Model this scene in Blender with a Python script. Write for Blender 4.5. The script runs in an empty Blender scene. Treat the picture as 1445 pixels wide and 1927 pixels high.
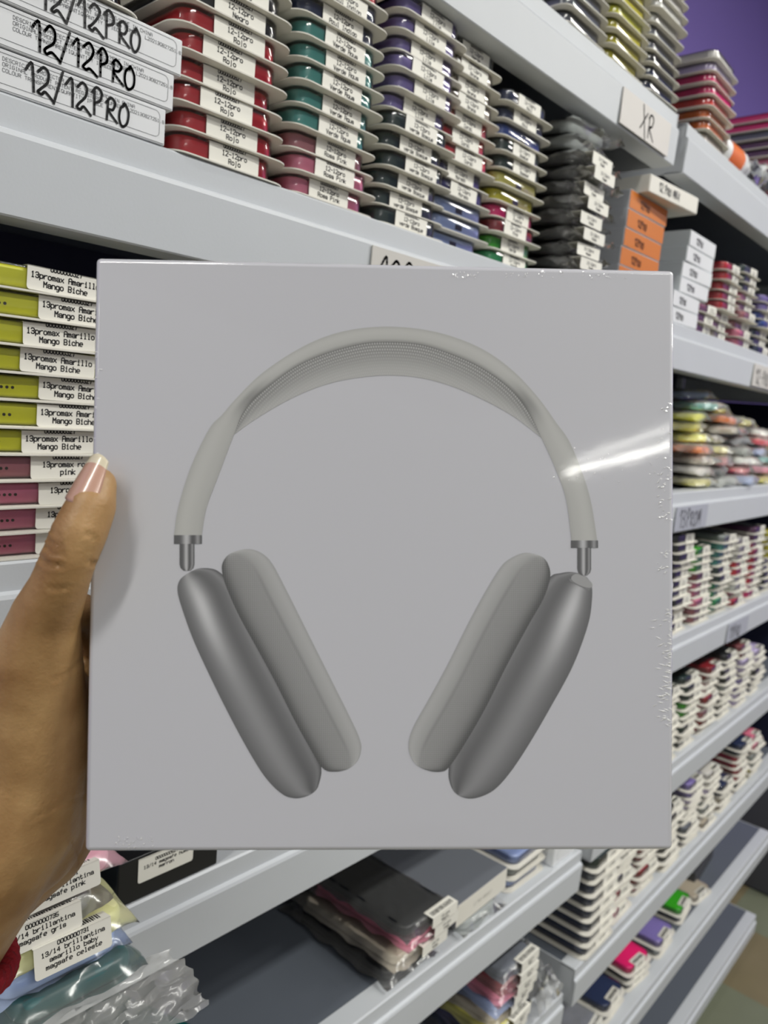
import bpy, math, random
from mathutils import Vector, Matrix, noise
random.seed(7)
SC = bpy.context.scene
COL = SC.collection

# ------------------------------------------------------------------ camera, world, lights, exposure
W, H, F = 1445.0, 1927.0, 1447.0
EYE = Vector((0, 0, 1.45))
YAW, PITCH, ROLL = math.radians(48.07), math.radians(-8.10), math.radians(4.92)
FW = Vector((math.sin(YAW)*math.cos(PITCH), math.cos(YAW)*math.cos(PITCH), math.sin(PITCH)))
_r = FW.cross(Vector((0, 0, 1))).normalized(); _u = _r.cross(FW)
RT = math.cos(ROLL)*_r + math.sin(ROLL)*_u
UP = -math.sin(ROLL)*_r + math.cos(ROLL)*_u
cd = bpy.data.cameras.new('camera'); cam = bpy.data.objects.new('camera', cd); COL.objects.link(cam)
cam.matrix_world = Matrix(((RT.x, UP.x, -FW.x, EYE.x), (RT.y, UP.y, -FW.y, EYE.y), (RT.z, UP.z, -FW.z, EYE.z), (0, 0, 0, 1)))
cd.sensor_fit = 'HORIZONTAL'; cd.sensor_width = 36.0; cd.lens = 36.0*F/W
cd.clip_start = 0.02; cd.clip_end = 60
cd.dof.use_dof = True; cd.dof.focus_distance = 0.37; cd.dof.aperture_fstop = 16
SC.camera = cam
SC.view_settings.view_transform = 'Standard'; SC.view_settings.look = 'None'
SC.view_settings.gamma = 1.0; SC.view_settings.use_curve_mapping = False
SC.view_settings.exposure = -0.18
SC.cycles.transparent_max_bounces = 24
SC.cycles.max_bounces = 8
wd = bpy.data.worlds.new('world'); SC.world = wd; wd.use_nodes = True
wd.node_tree.nodes['Background'].inputs[0].default_value = (0.93, 0.96, 1.0, 1)
wd.node_tree.nodes['Background'].inputs[1].default_value = 0.31

def long_area_light(name, a, b, width, power, color=(1.0, 0.99, 0.93)):
    a, b = Vector(a), Vector(b); d = b-a
    l = bpy.data.lights.new(name, 'AREA'); l.shape = 'RECTANGLE'; l.size = d.length; l.size_y = width
    l.energy = power; l.color = color
    o = bpy.data.objects.new(name, l); COL.objects.link(o)
    x = d.normalized(); z = Vector((0, 0, 1)); y = z.cross(x).normalized(); z = x.cross(y)
    m = Matrix((x, y, z)).transposed().to_4x4(); m.translation = (a+b)/2
    o.matrix_world = m
    return o
# rows of fluorescent tubes over the aisle and behind the photographer, plus two added fill lamps
long_area_light('tube_or_fill_lamp', (-2.23, -3.985, 2.65), (-0.75, -3.44, 2.65), 0.06, 17)
long_area_light('tube_or_fill_lamp', (-2.01, -3.73, 2.65), (-0.60, -3.08, 2.65), 0.05, 5)
long_area_light('tube_or_fill_lamp', (-0.9, -2.1, 3.3), (0.5, -2.1, 3.3), 0.12, 40)  # added fill lamp that brightens the case fronts
long_area_light('tube_or_fill_lamp', (-1.9, 0.10, 2.95), (-0.7, 0.10, 2.95), 0.10, 26)
long_area_light('tube_or_fill_lamp', (-4.0, 0.12, 3.0), (-2.6, 0.12, 3.0), 0.12, 14)
long_area_light('tube_or_fill_lamp', (0.7, -0.75, 2.85), (1.9, -0.75, 2.85), 0.12, 38)
long_area_light('tube_or_fill_lamp', (2.1, -0.95, 2.85), (3.3, -0.95, 2.85), 0.12, 24)
long_area_light('tube_or_fill_lamp', (3.2, -1.9, 2.85), (4.2, -1.9, 2.85), 0.12, 40)  # added fill lamp to lift the purple wall

# ------------------------------------------------------------------ pixel rays (used to find real positions on real planes)
def ray(px, py): return FW + RT*((px-W/2)/F) - UP*((py-H/2)/F)
def at_depth(px, py, d): return EYE + ray(px, py)*d
def at_y(px, py, y): d = ray(px, py); return EYE + d*(y/d.y)
def at_z(px, py, z): d = ray(px, py); return EYE + d*((z-EYE.z)/d.z)

# ------------------------------------------------------------------ materials
def lin(c): return c/12.92 if c <= 0.04045 else ((c+0.055)/1.055)**2.4
def rgb(h): h = h.lstrip('#'); return tuple(lin(int(h[i:i+2], 16)/255) for i in (0, 2, 4))+(1,)
_mc = {}
def mat(name, color, rough=0.5, metal=0.0, coat=0.0, coat_rough=0.05, spec=0.5, noise_amt=0.0, noise_scale=30, bump=0.0, bump_scale=200, sss=0.0, sheen=0.0):
    if name in _mc: return _mc[name]
    m = bpy.data.materials.new(name); m.use_nodes = True; nt = m.node_tree; b = nt.nodes['Principled BSDF']
    c = rgb(color) if isinstance(color, str) else tuple(color)
    b.inputs['Base Color'].default_value = c
    b.inputs['Roughness'].default_value = rough; b.inputs['Metallic'].default_value = metal
    b.inputs['Coat Weight'].default_value = coat; b.inputs['Coat Roughness'].default_value = coat_rough
    b.inputs['Specular IOR Level'].default_value = spec
    if sss: b.inputs['Subsurface Weight'].default_value = sss; b.inputs['Subsurface Radius'].default_value = (0.012, 0.004, 0.002); b.inputs['Subsurface Scale'].default_value = 0.3
    if noise_amt or bump:
        tc = nt.nodes.new('ShaderNodeTexCoord')
        if noise_amt:
            n = nt.nodes.new('ShaderNodeTexNoise'); n.inputs['Scale'].default_value = noise_scale; n.inputs['Detail'].default_value = 5
            nt.links.new(tc.outputs['Object'], n.inputs['Vector'])
            r = nt.nodes.new('ShaderNodeMapRange'); r.inputs[3].default_value = 1-noise_amt; r.inputs[4].default_value = 1+noise_amt
            nt.links.new(n.outputs[0], r.inputs[0])
            mx = nt.nodes.new('ShaderNodeVectorMath'); mx.operation = 'SCALE'; mx.inputs[0].default_value = c[:3]
            nt.links.new(r.outputs[0], mx.inputs['Scale']); nt.links.new(mx.outputs[0], b.inputs['Base Color'])
        if bump:
            n2 = nt.nodes.new('ShaderNodeTexNoise'); n2.inputs['Scale'].default_value = bump_scale; n2.inputs['Detail'].default_value = 4
            nt.links.new(tc.outputs['Object'], n2.inputs['Vector'])
            bp = nt.nodes.new('ShaderNodeBump'); bp.inputs['Strength'].default_value = bump; bp.inputs['Distance'].default_value = 0.001
            nt.links.new(n2.outputs[0], bp.inputs['Height']); nt.links.new(bp.outputs[0], b.inputs['Normal'])
            if coat: nt.links.new(bp.outputs[0], b.inputs['Coat Normal'])
    _mc[name] = m; return m

def clear_mat(name, tint, gloss, rough, white=0.0, bump=0.0, bump_scale=120):
    """thin clear plastic: mostly transparent, fresnel gloss, a little milky scatter"""
    m = bpy.data.materials.new(name); m.use_nodes = True; nt = m.node_tree; N = nt.nodes; L = nt.links
    N.remove(N['Principled BSDF']); out = N['Material Output']
    tr = N.new('ShaderNodeBsdfTransparent'); tr.inputs[0].default_value = tint
    gl = N.new('ShaderNodeBsdfGlossy'); gl.inputs['Roughness'].default_value = rough; gl.inputs[0].default_value = (1, 1, 1, 1)
    df = N.new('ShaderNodeBsdfDiffuse'); df.inputs[0].default_value = (0.9, 0.9, 0.88, 1)
    fr = N.new('ShaderNodeFresnel'); fr.inputs[0].default_value = 1.45
    ma = N.new('ShaderNodeMath'); ma.operation = 'MULTIPLY'; ma.inputs[1].default_value = gloss; L.new(fr.outputs[0], ma.inputs[0])
    m1 = N.new('ShaderNodeMixShader'); m1.inputs[0].default_value = white
    L.new(tr.outputs[0], m1.inputs[1]); L.new(df.outputs[0], m1.inputs[2])
    m2 = N.new('ShaderNodeMixShader'); L.new(ma.outputs[0], m2.inputs[0]); L.new(m1.outputs[0], m2.inputs[1]); L.new(gl.outputs[0], m2.inputs[2])
    L.new(m2.outputs[0], out.inputs[0])
    if bump:
        tc = N.new('ShaderNodeTexCoord'); n2 = N.new('ShaderNodeTexNoise'); n2.inputs['Scale'].default_value = bump_scale
        L.new(tc.outputs['Object'], n2.inputs['Vector'])
        bp = N.new('ShaderNodeBump'); bp.inputs['Strength'].default_value = bump; bp.inputs['Distance'].default_value = 0.002
        L.new(n2.outputs[0], bp.inputs['Height'])
        for s in (gl, fr): L.new(bp.outputs[0], s.inputs['Normal'])
    return m

M_rack = mat('grey_powder_coat', '#c3c7cb', 0.42, noise_amt=0.025, noise_scale=18, bump=0.06, bump_scale=500)
M_deck = mat('shelf_deck_grey', '#5c626b', 0.5, noise_amt=0.05, noise_scale=12)
M_navy = mat('navy_back_panel', '#0a0e2e', 0.6)
M_cream = mat('cream_card', '#d8d5cb', 0.55)
M_paper = mat('label_paper', '#e9e7dd', 0.5)
M_ink = mat('black_ink', '#1b1b1d', 0.6)
M_marker = mat('black_marker', '#141416', 0.35)
M_whitecard = mat('white_card', '#dfe1e3', 0.4, noise_amt=0.02)
M_printgrey = mat('grey_print_ink', '#5a5c60', 0.6)
M_orange = mat('orange_card', '#c9700f', 0.45)
M_blister = clear_mat('clear_blister', (0.97, 0.97, 0.97, 1), 1.5, 0.09, white=0.015)
M_bag = clear_mat('clear_plastic_bag', (0.98, 0.98, 0.98, 1), 0.9, 0.16, white=0.05, bump=0.25, bump_scale=70)
M_bagshine = clear_mat('shiny_plastic_bag', (0.95, 0.95, 0.95, 1), 2.6, 0.14, white=0.10, bump=0.6, bump_scale=60)
M_bagmilk = clear_mat('milky_plastic_bag', (0.96, 0.96, 0.95, 1), 1.0, 0.2, white=0.22, bump=0.3, bump_scale=60)

# ------------------------------------------------------------------ mesh helpers
class MB:
    def __init__(s): s.v = []; s.f = []; s.m = []
    def quad(s, a, b, c, d, mi=0):
        n = len(s.v); s.v += [tuple(a), tuple(b), tuple(c), tuple(d)]; s.f.append((n, n+1, n+2, n+3)); s.m.append(mi)
    def box(s, x0, x1, y0, y1, z0, z1, mi=0):
        n = len(s.v)
        s.v += [(x0, y0, z0), (x1, y0, z0), (x1, y1, z0), (x0, y1, z0), (x0, y0, z1), (x1, y0, z1), (x1, y1, z1), (x0, y1, z1)]
        for f in ((0, 3, 2, 1), (4, 5, 6, 7), (0, 1, 5, 4), (1, 2, 6, 5), (2, 3, 7, 6), (3, 0, 4, 7)):
            s.f.append(tuple(n+i for i in f)); s.m.append(mi)
    def rings(s, rings, mi=0, cap=True, closed=True):
        n = len(s.v); k = len(rings[0])
        for r in rings: s.v += [tuple(p) for p in r]
        for i in range(len(rings)-1):
            for j in range(k if closed else k-1):
                a, b = n+i*k+j, n+i*k+(j+1) % k
                s.f.append((a, b, b+k, a+k)); s.m.append(mi)
        if cap:
            s.f.append(tuple(range(n+k-1, n-1, -1))); s.m.append(mi)
            e = n+(len(rings)-1)*k; s.f.append(tuple(range(e, e+k))); s.m.append(mi)
    def rprism(s, w, y0, y1, r, z0, z1, bev=0.0, cx=0.0, mi=0, seg=4):
        """upright rounded-corner block with softened top and bottom rims"""
        def ring(ins, z):
            pts = []; x0, x1, a, b = cx-w/2+ins, cx+w/2-ins, y0+ins, y1-ins; rr = max(r-ins, 0.0004)
            for (qx, qy, st) in ((x1-rr, b-rr, 0), (x0+rr, b-rr, 90), (x0+rr, a+rr, 180), (x1-rr, a+rr, 270)):
                for i in range(seg+1):
                    t = math.radians(st+90*i/seg); pts.append((qx+rr*math.cos(t), qy+rr*math.sin(t), z))
            return pts
        rs = []
        if bev:
            for i in range(3): t = math.pi/2*i/3; rs.append(ring(bev*(1-math.sin(t)), z0+bev*(1-math.cos(t))))
            rs += [ring(0, z0+bev), ring(0, z1-bev)]
            for i in range(1, 4): t = math.pi/2*i/3; rs.append(ring(bev*(1-math.cos(t)), z1-bev+bev*math.sin(t)))
        else: rs = [ring(0, z0), ring(0, z1)]
        s.rings(rs, mi)
    def tube(s, pts, rad, seg=8, mi=0):
        pts = [Vector(p) for p in pts]; rr = rad if isinstance(rad, (list, tuple)) else [rad]*len(pts)
        rings = []; prev = None
        for i, p in enumerate(pts):
            t = (pts[min(i+1, len(pts)-1)]-pts[max(i-1, 0)]).normalized()
            a = prev - t*prev.dot(t) if prev is not None else t.orthogonal()
            a.normalize(); prev = a; b = t.cross(a)
            rings.append([p+(a*math.cos(2*math.pi*k/seg)+b*math.sin(2*math.pi*k/seg))*rr[i] for k in range(seg)])
        s.rings(rings, mi)
    def xform(s, M, start=0):
        for i in range(start, len(s.v)): s.v[i] = tuple(M @ Vector(s.v[i]))
    def mesh(s, name, mats, smooth=False):
        me = bpy.data.meshes.new(name); me.from_pydata([tuple(p) for p in s.v], [], s.f)
        for m in (mats if isinstance(mats, (list, tuple)) else [mats]): me.materials.append(m)
        for i, p in enumerate(me.polygons):
            p.material_index = s.m[i]
        if smooth:
            me.polygons.foreach_set('use_smooth', [True]*len(me.polygons))
            me.set_sharp_from_angle(angle=math.radians(40))
        return me
    def build(s, name, mats, parent=None, smooth=False):
        return link(name, s.mesh(name, mats, smooth), parent)
def link(name, me, parent=None):
    o = bpy.data.objects.new(name, me); COL.objects.link(o)
    if parent is not None: o.parent = parent
    return o
def tag(o, label=None, cat=None, group=None, kind=None):
    if label: o['label'] = label
    if cat: o['category'] = cat
    if group: o['group'] = group
    if kind: o['kind'] = kind
    return o
def thing(name, label, cat, loc=(0, 0, 0), rz=0.0, group=None):
    o = bpy.data.objects.new(name, None); o.empty_display_size = 0.02; COL.objects.link(o)
    o.location = loc; o.rotation_euler = (0, 0, rz)
    return tag(o, label, cat, group)
def cat_rom(p, n=6, closed=False):
    out = []; k = len(p)
    for i in range(k if closed else k-1):
        a, b, c, d = [Vector(p[(i+j) % k] if closed else p[min(max(i+j, 0), k-1)]) for j in (-1, 0, 1, 2)]
        for q in range(n):
            t = q/n; out.append(0.5*((2*b)+(c-a)*t+(2*a-5*b+4*c-d)*t*t+(3*b-a-3*c+d)*t**3))
    if not closed: out.append(Vector(p[-1]))
    return out

# ------------------------------------------------------------------ a single-stroke typewriter alphabet (x 0-4, baseline 2, x-height 6, caps 8)
FONT = {c: [[(int(q[0]), int(q[1])) for q in st.split()] for st in g.split('|')] for c, g in (ln.split(':', 1) for ln in '''0:12 32 43 47 38 18 07 03 12
1:17 28 22|12 32
2:07 18 38 47 46 02 42
3:07 18 38 47 46 35 44 43 32 12 03|15 35
4:32 38 04 44
5:48 08 05 35 44 43 32 12 03
6:47 38 18 07 03 12 32 43 44 35 15 04
7:08 48 22
8:15 06 07 18 38 47 46 35 15 04 03 12 32 43 44 35
9:03 12 32 43 47 38 18 07 06 15 35 46
-:05 45
.:22 23
/:02 48
A:02 07 18 38 47 42|05 45
B:02 08 38 47 46 35 05|35 44 43 32 02
C:47 38 18 07 03 12 32 43
D:02 08 28 46 44 22 02
E:48 08 02 42|05 35
F:48 08 02|05 35
G:47 38 18 07 03 12 32 43 45 25
H:08 02|48 42|05 45
I:18 38|28 22|12 32
K:08 02|48 05 42
L:08 02 42
M:02 08 25 48 42
N:02 08 42 48
O:12 32 43 47 38 18 07 03 12
P:02 08 38 47 46 35 05
Q:12 32 43 47 38 18 07 03 12|24 42
R:02 08 38 47 46 35 05|25 42
S:47 38 18 07 06 15 35 44 43 32 12 03
T:08 48|28 22
U:08 03 12 32 43 48
V:08 22 48
X:08 42|02 48
Y:08 25 48|25 22
a:05 16 36 45 42|44 14 03 12 32 43
b:08 02|05 16 36 45 43 32 12 03
c:45 36 16 05 03 12 32 43
d:48 42|45 36 16 05 03 12 32 43
e:04 44 45 36 16 05 03 12 32
f:38 28 17 12|06 36
g:46 41 30 10|45 36 16 05 03 12 32 43
h:08 02|05 16 36 45 42
i:16 26 22|12 32|27 28
j:26 21 10|27 28
k:08 02|46 04 42
l:18 28 22|12 32
m:02 06|05 16 25 22|25 36 45 42
n:02 06|05 16 36 45 42
o:16 36 45 43 32 12 03 05 16
p:00 06|05 16 36 45 43 32 12 03
q:40 46|45 36 16 05 03 12 32 43
r:02 06|04 26 46
s:45 36 16 05 14 34 43 32 12 03
t:18 13 22 32 43|06 36
u:06 03 12 32 43|46 42
v:06 22 46
x:06 42|02 46
y:06 22|46 10
z:06 46 02 42'''.split('\n'))}
def strokes_to(mb, segs, width, place, mi, vmax=None):
    """segs: list of polylines in (u,v); place maps (u,v) to 3D; each becomes a flat inked strip"""
    for pl in segs:
        for (a, b) in zip(pl[:-1], pl[1:]):
            a, b = Vector(a).to_2d(), Vector(b).to_2d()
            if vmax is not None:
                if a.y > vmax and b.y > vmax: continue
                if a.y > vmax: a = b+(a-b)*((vmax-b.y)/(a.y-b.y))
                elif b.y > vmax: b = a+(b-a)*((vmax-a.y)/(b.y-a.y))
            d = b-a
            if d.length < 1e-7: continue
            d.normalize(); n = Vector((-d.y, d.x))*width/2; e = d*width*0.4
            mb.quad(place(*(a-e-n)), place(*(b+e-n)), place(*(b+e+n)), place(*(a-e+n)), mi)
def text_strokes(txt, x0, y0, pitch, cap, align=0):
    """align 0 centre, -1 left"""
    out = []; w = pitch*len(txt); ox = x0-(w/2 if align == 0 else 0); gw = pitch*0.72/4; gh = cap/6
    for i, ch in enumerate(txt):
        for st in FONT.get(ch, []):
            out.append([(ox+i*pitch+x*gw+pitch*0.12, y0+(y-2)*gh) for x, y in st])
    return out
HAND = {'1': [[(0, .72), (.3, 1.0), (.36, 0)]], '2': [[(0, .8), (.25, 1.02), (.5, .86), (.42, .5), (.1, .2), (.02, .08), (.15, .02), (.35, .12), (.75, -.12)]],
        '/': [[(.45, 1.1), (.05, -.15)]], 'P': [[(.15, 0), (.12, .95)], [(0, .8), (.25, 1.05), (.5, .9), (.48, .6), (.15, .45)]],
        'R': [[(.1, 0), (.12, .8)], [(0, .65), (.25, .85), (.5, .7), (.4, .45), (.12, .38), (.65, -.02)]],
        'O': [[(.28, .8), (.05, .6), (.02, .2), (.2, -.05), (.45, .15), (.5, .55), (.3, .85), (.2, .72)]],
        'X': [[(.1, 1), (.55, -.1)], [(.6, .8), (0, .15)]], '3': [[(0, .9), (.3, 1), (.42, .75), (.15, .55), (.45, .4), (.4, .05), (.05, 0)]],
        'M': [[(0, 0), (.08, .9), (.3, .3), (.52, .95), (.6, 0)]], 'A': [[(0, 0), (.25, 1), (.5, 0)], [(.08, .4), (.42, .4)]],
        '-': [[(.05, .45), (.4, .5)]]}
def hand_strokes(txt, x0, y0, h, adv=0.62, slope=0.0, jit=0.03):
    out = []; x = x0
    for ch in txt:
        if ch == ' ': x += h*0.4; continue
        for st in HAND[ch]:
            p = [(x+(a+random.uniform(-jit, jit))*h*0.8, y0+slope*(x-x0)+(b+random.uniform(-jit, jit))*h, 0) for a, b in st]
            out.append([(q.x, q.y) for q in cat_rom(p, 5)])
        x += h*(adv if ch not in '1/' else adv*0.78)
    return out

# ------------------------------------------------------------------ the setting
def struct(name, mb, m): return tag(mb.build(name, m), kind='structure')
def floor_mat():
    m = mat('floor_tiles', '#7d8068', 0.45); nt = m.node_tree; b = nt.nodes['Principled BSDF']
    tc = nt.nodes.new('ShaderNodeTexCoord'); ck = nt.nodes.new('ShaderNodeTexChecker'); ck.inputs['Scale'].default_value = 3.4
    ck.inputs[1].default_value = rgb('#80856f'); ck.inputs[2].default_value = rgb('#867b5e')
    n = nt.nodes.new('ShaderNodeTexNoise'); n.inputs['Scale'].default_value = 6
    mx = nt.nodes.new('ShaderNodeMix'); mx.data_type = 'RGBA'; mx.blend_type = 'MULTIPLY'; mx.inputs[0].default_value = 0.35
    nt.links.new(tc.outputs['Object'], ck.inputs['Vector']); nt.links.new(tc.outputs['Object'], n.inputs['Vector'])
    nt.links.new(ck.outputs[0], mx.inputs[6]); nt.links.new(n.outputs[0], mx.inputs[7]); nt.links.new(mx.outputs[2], b.inputs['Base Color'])
    return m
def slab(x0, x1, y0, y1, z0, z1):
    mb = MB(); mb.box(x0, x1, y0, y1, z0, z1); return mb
M_purple = mat('purple_wall_paint', '#7d6ab4', 0.6, noise_amt=0.06, noise_scale=2.5)
struct('floor', slab(-4, 4.6, -5, 1.0, -0.1, 0), floor_mat())
struct('ceiling', slab(-4, 4.6, -5, 1.0, 3.6, 3.7), mat('ceiling_paint', '#d9d9dc', 0.7))
struct('wall_back', slab(-4, 4.6, 0.92, 1.0, 0, 3.6), M_purple)
struct('wall_right', slab(4.5, 4.6, -5, 0.92, 0, 3.6), M_purple)
# thin dark cables pinned along the far purple wall
for k, (pa, pb) in enumerate((((1385, 38), (1450, 49)), ((1368, 79), (1450, 88)))):
    mb = MB()
    def onx(px, py): d = ray(px, py); return EYE+d*(4.49/d.x)
    a, b = onx(*pa), onx(*pb); b = a+(b-a)*1.6
    mb.tube([a, a.lerp(b, .4)+Vector((0, 0, -.004)), b], 0.006, 6)
    tag(mb.build('wall_cable', mat('dark_cable', '#2b2540', 0.6)), ('upper' if k == 0 else 'lower')+' thin dark cable running along the purple wall', 'cable', 'cables on the purple wall')

# ------------------------------------------------------------------ shelving units
Y0 = 0.45                      # front of the shelves
D = 0.45
ZT = {'XR': .872, 'A': .322, 'B0': -.245, 'B': -.823, 'C': -1.375, 'D': -1.845, 'E': -2.30, 'F': -2.76}
ZT.update(D=-1.89)
Z2 = {'XR': .872, 'A': .320, 'B0': -.219, 'B': -.760, 'C': -1.305, 'D': -1.840, 'E': -2.36, 'F': -2.91}
ZT = {k: EYE.z+v*D for k, v in ZT.items()}; Z2 = {k: EYE.z+v*D for k, v in Z2.items()}
YAW2 = math.radians(1.2); PIV = Vector((1.026, Y0, 0))      # the far unit stands a little askew
def on_rack(x, y, key):
    """point on a shelf: x along the rack, y depth; returns place, shelf height and turn of the unit it belongs to"""
    if x < 1.02: return x, y, ZT[key], 0.0
    q = Vector(((x-PIV.x)*1.07, y-Y0, 0)); q.rotate(Matrix.Rotation(YAW2, 3, 'Z')); q += PIV
    return q.x, q.y, Z2[key], YAW2
BACK = 0.86
def shelf(parent, x0, x1, zt, first, lip=0.063):
    zr, zb = zt-0.0185, zt-lip
    prof = [(Y0+.026, zt), (Y0+.003, zt), (Y0+.0015, zt-.0015), (Y0+.0015, zr+.001), (Y0-.0015, zr-.0005), (Y0-.0025, zr-.003), (Y0-.001, zb+.001), (Y0, zb), (Y0+.026, zb), (Y0+.026, zb+.003), (Y0+.003, zb+.003), (Y0+.004, zt-.004), (Y0+.026, zt-.004)]
    mb = MB()
    # front rail, sides and back of the tray
    n = len(prof)
    mb.rings([[(x0, y, z) for y, z in prof], [(x1, y, z) for y, z in prof]], 0)
    for x in (x0, x1-.002): mb.box(x, x+.002, Y0+.001, BACK-.01, zb+.0005, zt-.0005)
    s = mb.build('shelf', M_rack, parent)
    d = MB(); d.box(x0+.0025, x1-.0025, Y0+.0262, BACK-.012, zt-.006, zt-.0015); d.build('shelf_deck', M_deck, s)
    return s
def unit(label, x0, x1, Z, top, yaw):
    piv = Vector((x0, Y0, 0))
    u = thing('shelving_unit', label, 'shelving unit', piv, yaw)
    parts = [shelf(u, x0, x1, z, k == 'XR', .063 if k not in 'EF' else .054) for k, z in Z.items()]
    for x in (x0, x1-.03):
        mb = MB(); mb.box(x, x+.03, BACK-.009, BACK+.03, 0, top+.02); parts.append(mb.build('upright', M_rack, u))
    mb = MB(); mb.box(x0+.031, x1-.031, BACK+.001, BACK+.012, 0.1, top); parts.append(mb.build('back_panel', M_navy, u))
    if yaw:
        ks = list(Z)
        for a, b in zip(ks[1:6], ks[:5]):
            mb = MB(); mb.box(x1-.010, x1-.004, Y0+.035, BACK-.012, Z[a]+.001, Z[b]-.064); parts.append(mb.build('dark_filler_sheet', M_navy, u))  # added dark sheets standing in for the dim rack interior beyond
    for p in parts: p.location = -piv
    return u
U1X = (-0.12, 0.995); U2X = (1.026, 2.205)
u1 = unit('near grey metal shelving unit right behind the held box', U1X[0], U1X[1], ZT, ZT['XR']+.01, 0.0)
u2 = unit('far grey metal shelving unit along the right edge, its lowest trays empty', U2X[0], U2X[1], Z2, Z2['XR']+.01, YAW2)
def shelf_tag(u, x0, x1, key, txt, h, color='#d2cec9', wdt=.0016):
    """paper tag stuck on the lower face of a front rail"""
    zt = (ZT if u is u1 else Z2)[key]; y = Y0-.0042; z0, z1 = zt-.060, zt-.022
    mb = MB(); mb.box(x0, x1, y, y+.0012, z0, z1, 0)
    w = x1-x0
    strokes_to(mb, hand_strokes(txt, x0+w*.12 if len(txt) > 3 else x0+w*.38, z0+.005, h), wdt, lambda a, b: (a, y-.0003, b), 1)
    o = mb.build('shelf_tag', [mat('tag_paper_'+color[1:], color, 0.5, noise_amt=.03), mat('tag_ink', '#3a3838', 0.6)], u); o.location = -u.location
shelf_tag(u1, .835, .967, 'XR', 'XR', .031, wdt=.0021)
shelf_tag(u1, .456, .548, 'A', '12PRO', .026, '#c9c6c0', .0022)
shelf_tag(u2, 1.44, 1.56, 'A', '12-PRO', .024, '#c9c6c0', .002)
shelf_tag(u2, 1.165, 1.305, 'B0', '13PROM', .027, '#a9acb6', .002)
shelf_tag(u2, 1.52, 1.65, 'B', '11PRO', .024, '#a9acb6', .002)

# ------------------------------------------------------------------ phone case packs
PAL = {'red': '#b3101f', 'black': '#121418', 'teal': '#48938c', 'pink': '#c9758e', 'dusky pink': '#a3686f', 'navy': '#1b2a4f', 'purple': '#7d70a8',
       'dark green': '#17302f', 'beige': '#a69d8e', 'coral red': '#e8303f', 'light blue': '#8b9ac0', 'indigo': '#27245f', 'olive yellow': '#b8b25c', 'yellow': '#b9b117',
       'magenta': '#d0106c', 'dark red': '#86101f', 'green': '#2f9a0d', 'sea green': '#27965c', 'lime yellow': '#dbe61c', 'royal blue': '#22428c', 'grey': '#5b606b',
       'white': '#e3e0dc', 'blush': '#e3cfc8', 'lilac': '#b9aee0', 'orange': '#ea6a16', 'scarlet': '#d5362f', 'crimson': '#a30f36', 'clear grey': '#8e9392', 'plum': '#5a2c52', 'rosewood': '#7c3a40'}
def case_mat(c):
    q = rgb(PAL[c]); k = 1.0 if max(q) < .05 or c == 'white' else 1.45
    return mat('silicone_'+c.replace(' ', '_'), tuple(min(.88, x*k) for x in q[:3])+(1,), 0.38, spec=0.5)
def make_pack_meshes(w, d, h, holes):
    """shared meshes of one pack: card tray, silicone case, clear blister"""
    t = MB(); t.rprism(w, .002, d, .013, 0, .0009, 0, seg=6)
    n = len(t.v)  # raised rim that carries the blister
    t.rprism(w-.014, .0055, d-.0055, .011, .0009, .0014, 0, seg=6)
    tray = t.mesh('tray', M_cream, True)
    c = MB(); c.rprism(w-.0195, .0092, d-.010, .011, .0015, h-.0010, .0026, seg=6)
    case = c.mesh('case', case_mat('red'), True)
    b = MB(); b.rprism(w-.0165, .0075, d-.008, .0125, .0015, h-.0002, .0014, seg=6)
    bl = b.mesh('blister', M_blister, True)
    return tray, case, bl
PACK = {'std': make_pack_meshes(.0965, .172, .0150, False), 'big': make_pack_meshes(.105, .178, .0150, True), 'tall': make_pack_meshes(.112, .20, .0206, True)}
HOLES = {}
def label_mesh(lines, w, h, number=True, pitch=None, cap=None):
    mb = MB(); seg = 3
    # front face with rounded lower corners, folded over the top of the blister
    r = .0018; pts = []
    for (qx, qz, st) in ((w/2-r, r, 270), (-w/2+r, r, 180)):
        for i in range(seg+1):
            t = math.radians(st+90*i/seg if st == 270 else 270-90*i/seg)
            pts.append((qx+r*math.cos(t), qz+r*math.sin(t)))
    pts = pts[::-1][:0] or [(-w/2, h)] + [(-w/2+r-r*math.cos(math.radians(90*i/seg)), r-r*math.sin(math.radians(90*i/seg))) for i in range(seg+1)] + [(w/2-r+r*math.sin(math.radians(90*i/seg)), r-r*math.cos(math.radians(90*i/seg))) for i in range(seg+1)] + [(w/2, h)]
    mb.rings([[(x, 0, z) for x, z in pts], [(x, -.0003, z) for x, z in pts]], 0)
    mb.box(-w/2, w/2, -.0003, .0135, h-.0003, h+.0001, 0)
    for i in range(26):
        x = -w*.42+w*.84*i/26; mb.quad((x, .003, h+.00018), (x+random.uniform(.0004, .0012), .003, h+.00018), (x+random.uniform(.0004, .0012), .009, h+.00018), (x, .009, h+.00018), 1)
    n = len(lines); cap = cap or .0030; pitch = pitch or min(.0026, w*.94/max(len(l) for l in lines))
    gap = cap*1.5
    base = h*.53+(gap*(n-2)/2 if n > 2 else 0) if n > 1 else h*.45
    pl = lambda a, b: (a, -.00042, b)
    for i, l in enumerate(lines): strokes_to(mb, text_strokes(l, 0.0, base-gap*i, pitch, cap), cap*.2, pl, 1)
    if number: strokes_to(mb, text_strokes('0000000527' if number is True else number, 0.0, base+cap*1.55, min(pitch, .0019), cap*.9), cap*.2, pl, 1, vmax=h-.0002)
    return mb.mesh('label', [M_paper, M_ink])
_lab = {}
def get_label(lines, w, h, **k):
    key = (tuple(lines), w, h, tuple(sorted(k.items())))
    if key not in _lab: _lab[key] = label_mesh(lines, w, h, **k)
    return _lab[key]
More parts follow.
